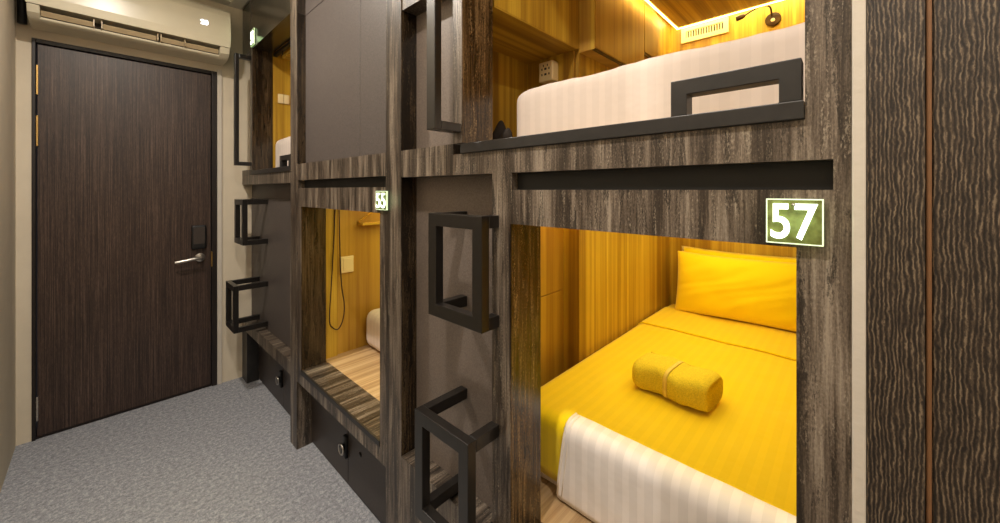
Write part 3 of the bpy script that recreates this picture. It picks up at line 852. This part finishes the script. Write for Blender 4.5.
# hanging dark cable loop in pod 55
cp = [(.880, 2.036, 1.285), (.868, 2.034, 1.20), (.862, 2.033, 1.05), (.846, 2.030, .80), (.836, 2.028, .62), (.850, 2.022, .575), (.880, 2.022, .560), (.905, 2.024, .60), (.915, 2.026, .68), (.900, 2.028, .80), (.893, 2.032, 1.0), (.888, 2.034, 1.285)]
tagp(obj('hanging_cable', tube(spline(cp, 6), .0032, 8), 'cable', None, 0, True), 'thin dark cable hanging in a long loop on the wall of pod 55', 'cable')
# fold-down shelf with a stay in pod 55
sh = thing('folding_shelf', (1.3, 2.05, 1.12), 'narrow honey wood shelf with a slanted stay high in pod 55', 'shelf')
obj('shelf_board', BX((1.0, 1.75, 1.985, 2.0515, 1.112, 1.124)), 'honey_x', sh, .001)
obj('stay', tube([(1.005, 2.044, 1.128), (1.20, 2.044, 1.245)], .006, 8), 'honey_x', sh)

# dark crumpled cloth by the near upper mattress
def crumple():
    bm = bmesh.new(); bmesh.ops.create_icosphere(bm, subdivisions=4, radius=1)
    for v in bm.verts:
        p = v.co.copy()
        k = 1+.16*math.sin(p.x*5+2*p.z)+.12*math.sin(p.y*6+p.z*7)+.07*math.cos(p.z*11+p.x*4)
        v.co = Vector((p.x*.050*k, p.y*.042*k, max(-.004, p.z*.105*k)))
        v.co += Vector((.905, .838, 1.4095))
    return bm
o = obj('crumpled_cloth', crumple(), 'cloth', None, 0, True)
tagp(o, 'small dark crumpled cloth left of the near upper mattress', 'cloth')

# roller track inside the far upper opening
tk = thing('curtain_track', (JB, 2.5, 2.21), 'dark curtain track across the top of the far upper opening', 'curtain track')
obj('track', BX((JB+.002, JB+.024, 2.10, 2.855, 2.213, 2.234)), 'black', tk, .001)
obj('track_hook', tube(spline([(JB+.013, 2.70, 2.213), (JB+.013, 2.70, 2.196), (JB+.013, 2.725, 2.190)], 4), .003, 8), 'black', tk)

# ---------------------------------------------------------------- corridor ceiling lights
def downlight(x, y, w, label):
    t = thing('ceiling_downlight', (x, y, H+.03), label, 'ceiling light', 'recessed corridor downlights')
    bm = bmesh.new(); seg = 32; rr = ((.034, H+.0495), (.046, H+.0495), (.046, H+.044), (.034, H+.041))
    R = [[bm.verts.new((x+r*math.cos(2*PI*k/seg), y+r*math.sin(2*PI*k/seg), z)) for k in range(seg)] for r, z in rr]
    for i in range(4):
        a, b = R[i], R[(i+1) % 4]
        for k in range(seg): bm.faces.new((a[k], a[(k+1) % seg], b[(k+1) % seg], b[k]))
    obj('trim_ring', bm, 'acplastic', t, 0, True)
    obj('diffuser', cyl((x, y, H+.0495), 'z', .033, -.004, 32), 'lamp_disc', t)
    l = bpy.data.lights.new('downlight_lamp', 'AREA'); l.shape = 'DISK'; l.size = .06; l.energy = w; l.color = (1, .91, .80); l.spread = math.radians(170)
    o = bpy.data.objects.new('downlight_lamp', l); COL.objects.link(o); o.location = (x, y, H+.043)
downlight(.02, .48, 15.5, 'round recessed downlight in the corridor ceiling above the near step')
downlight(.02, 1.90, 17.5, 'round recessed downlight in the middle of the corridor ceiling')
downlight(.10, -.70, 12, 'round recessed downlight in the corridor ceiling behind the camera')

# ---------------------------------------------------------------- world, camera
w = bpy.data.worlds.new('world'); SC.world = w; w.use_nodes = True
w.node_tree.nodes['Background'].inputs[0].default_value = (.8, .85, 1, 1); w.node_tree.nodes['Background'].inputs[1].default_value = .05
cam = bpy.data.cameras.new('camera'); co = bpy.data.objects.new('camera', cam); COL.objects.link(co)
fpx = 375.0; ang = math.atan(400/fpx)
cam.sensor_width = 36; cam.lens = 36*fpx/1000; cam.shift_y = -(261.5-190)/1000; cam.clip_start = .02
co.location = (0, 0, 1.31)
fw = Vector((math.sin(ang), math.cos(ang), 0))
co.rotation_euler = fw.to_track_quat('-Z', 'Y').to_euler()
SC.camera = co
SC.view_settings.view_transform = 'Standard'; SC.view_settings.look = 'None'
SC.view_settings.gamma = 1; SC.view_settings.exposure = .35; SC.view_settings.use_curve_mapping = False
